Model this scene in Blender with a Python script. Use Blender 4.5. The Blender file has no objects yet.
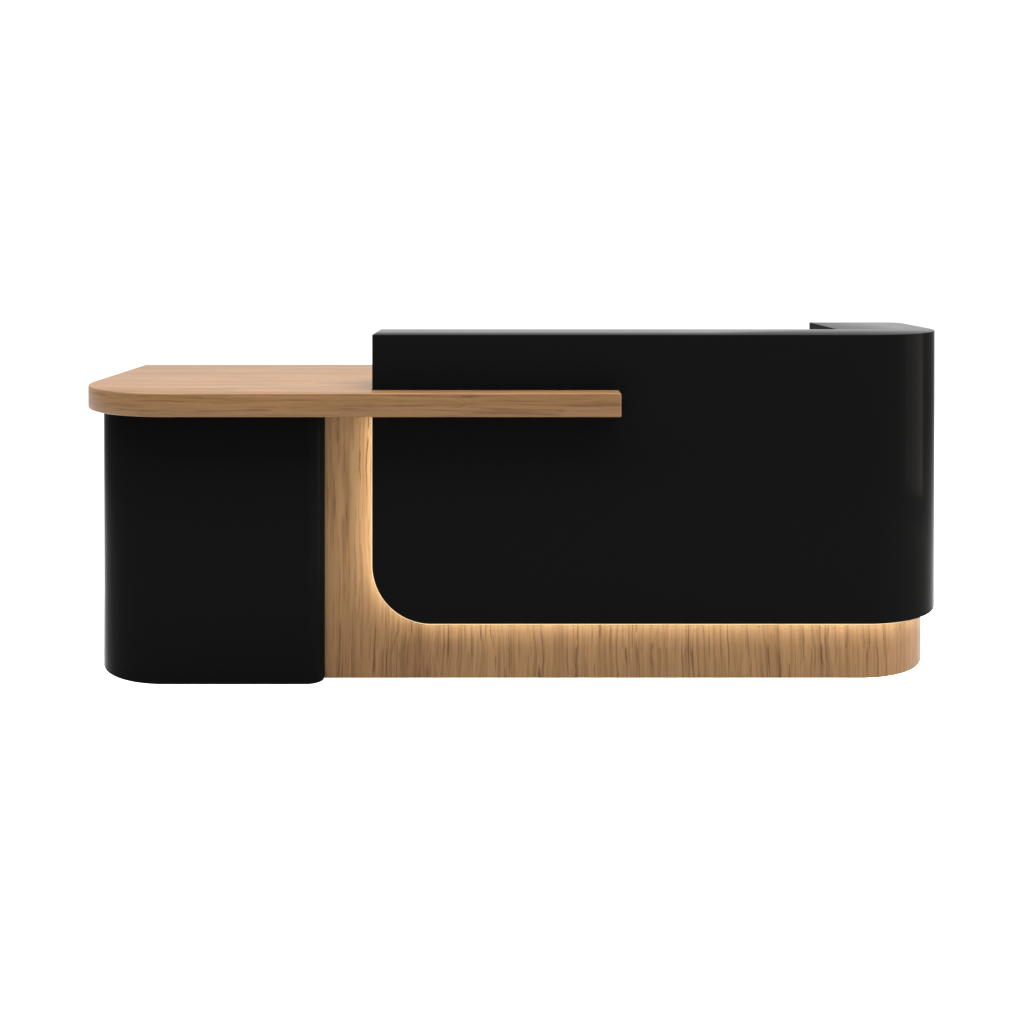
import bpy, bmesh, math
from mathutils import Vector

S = bpy.context.scene
C = S.collection

# ---------------------------------------------------------------- camera
CAM_H, CAM_D, F_PX = 1.27, 3.381, 1162.0
cam_data = bpy.data.cameras.new('camera')
cam = bpy.data.objects.new('camera', cam_data)
C.objects.link(cam)
cam.location = (0, -CAM_D, CAM_H)
cam.rotation_euler = (math.radians(90), 0, 0)
cam_data.sensor_width = 36
cam_data.lens = 36 * F_PX / 1024
cam_data.shift_x = 2 / 1024
cam_data.shift_y = -263 / 1024
cam_data.clip_end = 500
S.camera = cam

# ---------------------------------------------------------------- studio light, lamps added
w = bpy.data.worlds.new('World')
S.world = w
w.use_nodes = True
bg = w.node_tree.nodes['Background']
bg.inputs['Color'].default_value = (1.0, 1.0, 1.0, 1)
bg.inputs['Strength'].default_value = 1.25


def area(name, loc, target, sx, sy, power, color=(1, 1, 1)):
    l = bpy.data.lights.new(name, 'AREA')
    l.shape = 'RECTANGLE'
    l.size, l.size_y = sx, sy
    l.energy = power
    l.color = color
    o = bpy.data.objects.new(name, l)
    C.objects.link(o)
    o.location = loc
    o.rotation_euler = (Vector(target) - Vector(loc)).to_track_quat('-Z', 'Y').to_euler()
    return o


area('added_overhead_light', (0.0, -0.15, 3.6), (0.0, -0.15, 0.0), 7.0, 3.4, 980, (1.0, 0.985, 0.96))  # added lamp, washes floor shadows out to white and lifts the worktop
area('added_streak_light', (2.95, -0.12, 0.76), (1.2, -0.12, 0.76), 1.15, 1.2, 72, (1.0, 0.93, 0.88))  # added panel lamp; its reflection makes the pale streak on the round corner

S.view_settings.view_transform = 'Standard'
S.view_settings.look = 'None'
S.view_settings.exposure = 0
S.view_settings.gamma = 1
S.view_settings.use_curve_mapping = False


# ---------------------------------------------------------------- materials
def new_mat(name):
    m = bpy.data.materials.new(name)
    m.use_nodes = True
    return m, m.node_tree.nodes, m.node_tree.links, m.node_tree.nodes['Principled BSDF']


def mat_plain_white():
    m, n, l, p = new_mat('white_floor')
    p.inputs['Base Color'].default_value = (0.88, 0.88, 0.88, 1)
    p.inputs['Roughness'].default_value = 0.9
    p.inputs['Specular IOR Level'].default_value = 0.1
    return m


def mat_black(name, ior):
    m, n, l, p = new_mat(name)
    tc = n.new('ShaderNodeTexCoord')
    nz = n.new('ShaderNodeTexNoise')
    nz.inputs['Scale'].default_value = 3.0
    nz.inputs['Detail'].default_value = 4
    l.new(tc.outputs['Object'], nz.inputs['Vector'])
    mr = n.new('ShaderNodeMapRange')
    mr.inputs['To Min'].default_value = 0.10
    mr.inputs['To Max'].default_value = 0.18
    l.new(nz.outputs['Fac'], mr.inputs['Value'])
    l.new(mr.outputs['Result'], p.inputs['Roughness'])
    p.inputs['Base Color'].default_value = (0.0022, 0.0022, 0.0022, 1)
    p.inputs['Specular IOR Level'].default_value = 0.5
    p.inputs['IOR'].default_value = ior
    # very fine orange-peel of the sprayed lacquer
    n2 = n.new('ShaderNodeTexNoise')
    n2.inputs['Scale'].default_value = 350
    l.new(tc.outputs['Object'], n2.inputs['Vector'])
    b = n.new('ShaderNodeBump')
    b.inputs['Strength'].default_value = 0.02
    b.inputs['Distance'].default_value = 0.001
    l.new(n2.outputs['Fac'], b.inputs['Height'])
    l.new(b.outputs['Normal'], p.inputs['Normal'])
    return m


def mat_oak(name, axis, light, mid, dark, streak, spec=0.5, dens=1.0, rough=0.38):
    """oak veneer, grain running along axis ('X' or 'Z')"""
    m, n, l, p = new_mat(name)
    tc = n.new('ShaderNodeTexCoord')

    coord = tc.outputs['UV'] if axis == 'X' else tc.outputs['Object']

    def noise(across, along, detail, rgh=0.55, dist=0.0, offs=(0, 0, 0), vec=None):
        mp = n.new('ShaderNodeMapping')
        sc = (along, across, across) if axis == 'X' else (across, across, along)
        mp.inputs['Scale'].default_value = sc
        mp.inputs['Location'].default_value = offs
        l.new(vec or coord, mp.inputs['Vector'])
        t = n.new('ShaderNodeTexNoise')
        t.inputs['Scale'].default_value = 1.0
        t.inputs['Detail'].default_value = detail
        t.inputs['Roughness'].default_value = rgh
        t.inputs['Distortion'].default_value = dist
        l.new(mp.outputs['Vector'], t.inputs['Vector'])
        return t.outputs['Fac']

    def ramp(fac, stops):
        r = n.new('ShaderNodeValToRGB')
        e = r.color_ramp.elements
        e[0].position, e[0].color = stops[0]
        e[1].position, e[1].color = stops[-1]
        for s in stops[1:-1]:
            x = e.new(s[0])
            x.color = s[1]
        l.new(fac, r.inputs['Fac'])
        return r.outputs['Color']

    def mix(kind, fac, a, b):
        x = n.new('ShaderNodeMix')
        x.data_type = 'RGBA'
        x.blend_type = kind
        x.inputs[0].default_value = 1.0
        if isinstance(fac, float):
            x.inputs[0].default_value = fac
        else:
            l.new(fac, x.inputs[0])
        for v, s in ((a, x.inputs[6]), (b, x.inputs[7])):
            if isinstance(v, tuple):
                s.default_value = v
            else:
                l.new(v, s)
        return x.outputs[2]

    # slow wander of the fibres so the lines are never ruler straight
    wob = n.new('ShaderNodeTexNoise')
    wob.inputs['Scale'].default_value = 3.0
    wob.inputs['Detail'].default_value = 3
    l.new(coord, wob.inputs['Vector'])
    sub = n.new('ShaderNodeVectorMath')
    sub.operation = 'SUBTRACT'
    sub.inputs[1].default_value = (0.5, 0.5, 0.5)
    l.new(wob.outputs['Color'], sub.inputs[0])
    scl = n.new('ShaderNodeVectorMath')
    scl.operation = 'SCALE'
    scl.inputs['Scale'].default_value = 0.035
    l.new(sub.outputs[0], scl.inputs[0])
    add = n.new('ShaderNodeVectorMath')
    l.new(coord, add.inputs[0])
    l.new(scl.outputs[0], add.inputs[1])
    v = add.outputs[0]

    broad = noise(9 * dens, 0.55, 3, offs=(1.3, 0.2, 4.1), vec=v)
    fine = noise(120 * dens, 1.8, 5, 0.65, 0.2, offs=(7.7, 3.1, 0.4), vec=v)
    pores = noise(150 * dens, 3.5, 3, 0.6, offs=(2.0, 9.0, 5.0), vec=v)
    lines = noise(100 * dens, 2.2, 2, 0.5, 0.7, offs=(5.0, 1.0, 8.0), vec=v)
    c = ramp(broad, [(0.30, mid), (0.52, light), (0.72, mid)])
    f = ramp(fine, [(0.33, (0.62, 0.58, 0.52, 1)), (0.50, (1, 1, 1, 1)), (0.70, (1.12, 1.1, 1.08, 1))])
    c = mix('MULTIPLY', 1.0, c, f)
    pm = ramp(pores, [(0.30, (1, 1, 1, 1)), (0.42, (0, 0, 0, 1))])
    pf = n.new('ShaderNodeMath')
    pf.operation = 'MULTIPLY'
    pf.inputs[1].default_value = 0.45 * streak
    l.new(pm, pf.inputs[0])
    c = mix('MIX', pf.outputs[0], c, dark)
    lm = ramp(lines, [(0.30, (1, 1, 1, 1)), (0.40, (0, 0, 0, 1))])
    lf = n.new('ShaderNodeMath')
    lf.operation = 'MULTIPLY'
    lf.inputs[1].default_value = 0.85 * streak
    l.new(lm, lf.inputs[0])
    c = mix('MIX', lf.outputs[0], c, dark)
    l.new(c, p.inputs['Base Color'])
    p.inputs['Roughness'].default_value = rough
    p.inputs['Specular IOR Level'].default_value = 0.5
    p.inputs['IOR'].default_value = spec
    bmp = n.new('ShaderNodeBump')
    bmp.inputs['Strength'].default_value = 0.12
    bmp.inputs['Distance'].default_value = 0.002
    l.new(pores, bmp.inputs['Height'])
    l.new(bmp.outputs['Normal'], p.inputs['Normal'])
    return m


def mat_diffuser():
    m, n, l, p = new_mat('opal_diffuser')
    p.inputs['Base Color'].default_value = (0.30, 0.24, 0.14, 1)
    p.inputs['Emission Color'].default_value = (1.0, 0.80, 0.42, 1)
    p.inputs['Emission Strength'].default_value = 0.50
    return m


def mat_led():
    m, n, l, p = new_mat('warm_light')
    p.inputs['Base Color'].default_value = (0.8, 0.7, 0.5, 1)
    p.inputs['Emission Color'].default_value = (0.90, 1.0, 1.0, 1)
    p.inputs['Emission Strength'].default_value = 112.0
    return m


M_FLOOR = mat_plain_white()
M_BLACK = mat_black('black_lacquer', 1.026)
M_BLACK_TOP = mat_black('black_top_sheen', 1.030)  # same black finish; raised IOR puts the top's paler reflection into the material
M_TOP = mat_oak('oak_lengthwise', 'X', (0.092, 0.0485, 0.0195, 1), (0.066, 0.0312, 0.0113, 1),
                (0.036, 0.0155, 0.005, 1), 0.65, spec=1.22, dens=1.0, rough=0.42)
M_BASE = mat_oak('oak_upright', 'Z', (0.099, 0.0540, 0.0240, 1), (0.081, 0.0415, 0.0172, 1),
                 (0.032, 0.0135, 0.0042, 1), 1.0, spec=1.15, dens=1.15, rough=0.5)
M_LED = mat_led()
M_DIFF = mat_diffuser()


# ---------------------------------------------------------------- mesh helpers
def link(name, bm, mat, parent=None, bevel=0.0, seg=3, smooth=40):
    bmesh.ops.remove_doubles(bm, verts=bm.verts, dist=1e-5)
    bmesh.ops.dissolve_degenerate(bm, edges=bm.edges, dist=1e-6)
    bmesh.ops.recalc_face_normals(bm, faces=bm.faces)
    me = bpy.data.meshes.new(name)
    bm.to_mesh(me)
    bm.free()
    me.materials.append(mat)
    for f in me.polygons:
        f.use_smooth = True
    o = bpy.data.objects.new(name, me)
    C.objects.link(o)
    if parent:
        o.parent = parent
    if bevel:
        b = o.modifiers.new('bevel', 'BEVEL')
        b.width = bevel
        b.segments = seg
        b.limit_method = 'ANGLE'
        b.angle_limit = math.radians(50)
        b.harden_normals = False
    es = o.modifiers.new('split', 'EDGE_SPLIT')
    es.split_angle = math.radians(smooth)
    return o


def arc(cx, cy, r, a0, a1, n):
    return [(cx + r * math.cos(math.radians(a0 + (a1 - a0) * i / n)),
             cy + r * math.sin(math.radians(a0 + (a1 - a0) * i / n))) for i in range(n + 1)]


def prism(pts, z0, z1):
    bm = bmesh.new()
    lo = [bm.verts.new((x, y, z0)) for x, y in pts]
    hi = [bm.verts.new((x, y, z1)) for x, y in pts]
    bm.faces.new(lo[::-1])
    bm.faces.new(hi)
    k = len(pts)
    for i in range(k):
        bm.faces.new((lo[i], lo[(i + 1) % k], hi[(i + 1) % k], hi[i]))
    return bm


def grain_uv(bm, pts):
    """top and underside: grain along x; edge band: grain along the running length of the edge"""
    run = [0.0]
    k = len(pts)
    for i in range(k):
        run.append(run[-1] + math.dist(pts[i], pts[(i + 1) % k]))
    uv = bm.loops.layers.uv.new('grain')
    faces = list(bm.faces)
    for fi, f in enumerate(faces):
        for lp in f.loops:
            x, y, z = lp.vert.co
            lp[uv].uv = (x, y)
    for i in range(k):
        f = faces[2 + i]
        for lp, u in zip(f.loops, (run[i], run[i + 1], run[i + 1], run[i])):
            lp[uv].uv = (u + 7.0, lp.vert.co.z + 5.0)
    return bm


def sweep(cols):
    """cols: list of closed profiles (same length); capped at both ends"""
    bm = bmesh.new()
    vs = [[bm.verts.new(p) for p in c] for c in cols]
    k = len(cols[0])
    for a, b in zip(vs, vs[1:]):
        for i in range(k):
            j = (i + 1) % k
            q = (a[i], b[i], b[j], a[j])
            bm.faces.new(q)
    bm.faces.new(vs[0])
    bm.faces.new(vs[-1][::-1])
    return bm


# ---------------------------------------------------------------- the floor
bm = bmesh.new()
bm.faces.new([bm.verts.new((200 * math.cos(a), 200 * math.sin(a), 0))
              for a in [2 * math.pi * i / 96 for i in range(96)]])
floor = link('floor', bm, M_FLOOR)
floor['kind'] = 'structure'
floor['label'] = 'plain white studio floor under the reception desk'

# ---------------------------------------------------------------- the desk
desk = bpy.data.objects.new('reception_desk', None)
C.objects.link(desk)
desk['label'] = 'black and oak reception desk with rounded ends and warm glowing underside'
desk['category'] = 'reception desk'

# y = 0 is the front plane of the black counter and of the pedestal
Z_TOP, Z_BOT = 1.0170, 0.176        # counter
X_L, X_R, R_R = -0.4010, 1.3190, 0.278
Y_IN, X_IN, Y_END = 0.236, 1.0185, 0.572
Z_WT, Z_WB = 0.857, 0.7890         # worktop top and bottom
WOOD_Y = 0.051

# worktop: full depth on the left, a shelf along the front of the counter on the right
XW, YW0, YW1, RW = -1.29, -0.081, 0.732, 0.309
G = 0.0015
pts = arc(XW + RW, YW0 + RW, RW, 180, 270, 40)
pts += [(0.317, YW0), (0.317, -G), (X_L - G, -G), (X_L - G, YW1), (XW, YW1)]
link('worktop', grain_uv(prism(pts, Z_WB, Z_WT), pts), M_TOP, desk, 0.0045, 3)

# pedestal
XP, RP, XP1, RP1 = XW + 0.036, 0.249, -0.5475, 0.045
pts = arc(XP + RP, RP, RP, 180, 270, 40) + arc(XP1 - RP1, RP1, RP1, 270, 360, 10)
pts += [(XP1, YW1 - 0.05), (XP, YW1 - 0.05)]
link('pedestal', prism(pts, 0.0, Z_WB - 0.0008), M_BLACK, desk, 0.0015, 2)

# black counter: cladding panel below, full thickness box above, wrapping round the right end
RB = 0.172
T = 0.012
Z_MID = 0.80


def counter_col(px, py, nx, ny, z0):
    qx, qy = px - nx * T, py - ny * T
    if py < Y_IN:
        ix, iy = min(px, X_IN), Y_IN
    else:
        ix, iy = X_IN, py
    return [(px, py, z0), (px, py, Z_TOP), (ix, iy, Z_TOP), (ix, iy, Z_MID), (qx, qy, Z_MID), (qx, qy, z0)]


cols = []
for i in range(33):
    a = math.pi / 2 * i / 32
    x = X_L + RB * (1 - math.cos(a))
    z = Z_BOT + RB * (1 - math.sin(a))
    cols.append(counter_col(x, 0, 0, -1, z))
for x in (0.2, 0.6, X_IN):
    cols.append(counter_col(x, 0, 0, -1, Z_BOT))
for i in range(49):
    a = math.radians(-90 + 90 * i / 48)
    cols.append(counter_col(X_R - R_R + R_R * math.cos(a), R_R + R_R * math.sin(a), math.cos(a), math.sin(a), Z_BOT))
RE = 0.045
for i in range(13):
    a = math.radians(90 * i / 12)
    x, y, c, q = X_R - RE + RE * math.cos(a), Y_END - RE + RE * math.sin(a), math.cos(a), math.sin(a)
    cols.append([(x, y, Z_BOT), (x, y, Z_TOP), (X_IN, y, Z_TOP), (X_IN, y, Z_MID),
                 (x - c * T, y - q * T, Z_MID), (x - c * T, y - q * T, Z_BOT)])
counter = link('counter', sweep(cols), M_BLACK, desk, 0.0035, 3)
counter.data.materials.append(M_BLACK_TOP)
for f in counter.data.polygons:
    if f.normal.z > 0.9 and f.center.z > 1.0:
        f.material_index = 1

# oak base behind the cladding: upright face between pedestal and counter, low plinth under it
XS, RS = 1.2857, 0.25
TB = 0.10
Z_BASE = Z_MID - 0.001


def base_col(px, py, nx, ny, z1):
    qx, qy = px - nx * TB, py - ny * TB
    return [(px, py, 0.0), (px, py, z1), (qx, qy, z1), (qx, qy, 0.0)]


zb = Z_WB - 0.0008
cols = [base_col(x, WOOD_Y, 0, -1, zb) for x in (XP1 + 0.0008, X_L + 0.1, 0.4, XS - RS)]
for i in range(1, 49):
    a = math.radians(-90 + 90 * i / 48)
    cols.append(base_col(XS - RS + RS * math.cos(a), WOOD_Y + RS + RS * math.sin(a), math.cos(a), math.sin(a), zb))
cols.append(base_col(XS, Y_END - 0.04, 1, 0, zb))
link('base', sweep(cols), M_BASE, desk)

# light strip hidden behind the rim of the cladding
IN, LW = 0.011, 0.008


path = []   # (rim point x, y, z) with in-plane inward direction and panel normal
for i in range(8):
    z = 0.780 - (0.780 - (Z_BOT + RB)) * i / 8
    path.append(((X_L, 0, z), (1, 0, 0), (0, -1, 0)))
for i in range(33):
    a = math.pi / 2 * i / 32
    path.append(((X_L + RB * (1 - math.cos(a)), 0, Z_BOT + RB * (1 - math.sin(a))), (math.cos(a), 0, math.sin(a)), (0, -1, 0)))
for i in range(1, 21):
    path.append(((X_L + RB + (X_R - R_R - X_L - RB) * i / 21, 0, Z_BOT), (0, 0, 1), (0, -1, 0)))
for i in range(49):
    a = math.radians(-90 + 90 * i / 48)
    path.append(((X_R - R_R + R_R * math.cos(a), R_R + R_R * math.sin(a), Z_BOT), (0, 0, 1), (math.cos(a), math.sin(a), 0)))
path.append(((X_R, Y_END - 0.05, Z_BOT), (0, 0, 1), (1, 0, 0)))
cols = []
for p, inn, nrm in path:
    p, inn, nrm = Vector(p), Vector(inn), Vector(nrm)
    b0 = p - nrm * (T + 0.0008)
    b1 = p - nrm * (T + 0.0070)
    cols.append([b0 + inn * IN, b0 + inn * (IN + LW), b1 + inn * (IN + LW), b1 + inn * IN])
strip = link('light_strip', sweep(cols), M_LED, desk)

# opal lip along the rim, just behind the cladding
cols = []
for p, inn, nrm in path:
    p, inn, nrm = Vector(p), Vector(inn), Vector(nrm)
    out = 0.0030 + 0.0025 * inn.z
    b0 = p - nrm * (T + 0.0001)
    b1 = p - nrm * (T + 0.0006)
    cols.append([b0 + inn * 0.006, b0 - inn * out, b1 - inn * out, b1 + inn * 0.006])
link('diffuser', sweep(cols), M_DIFF, strip)
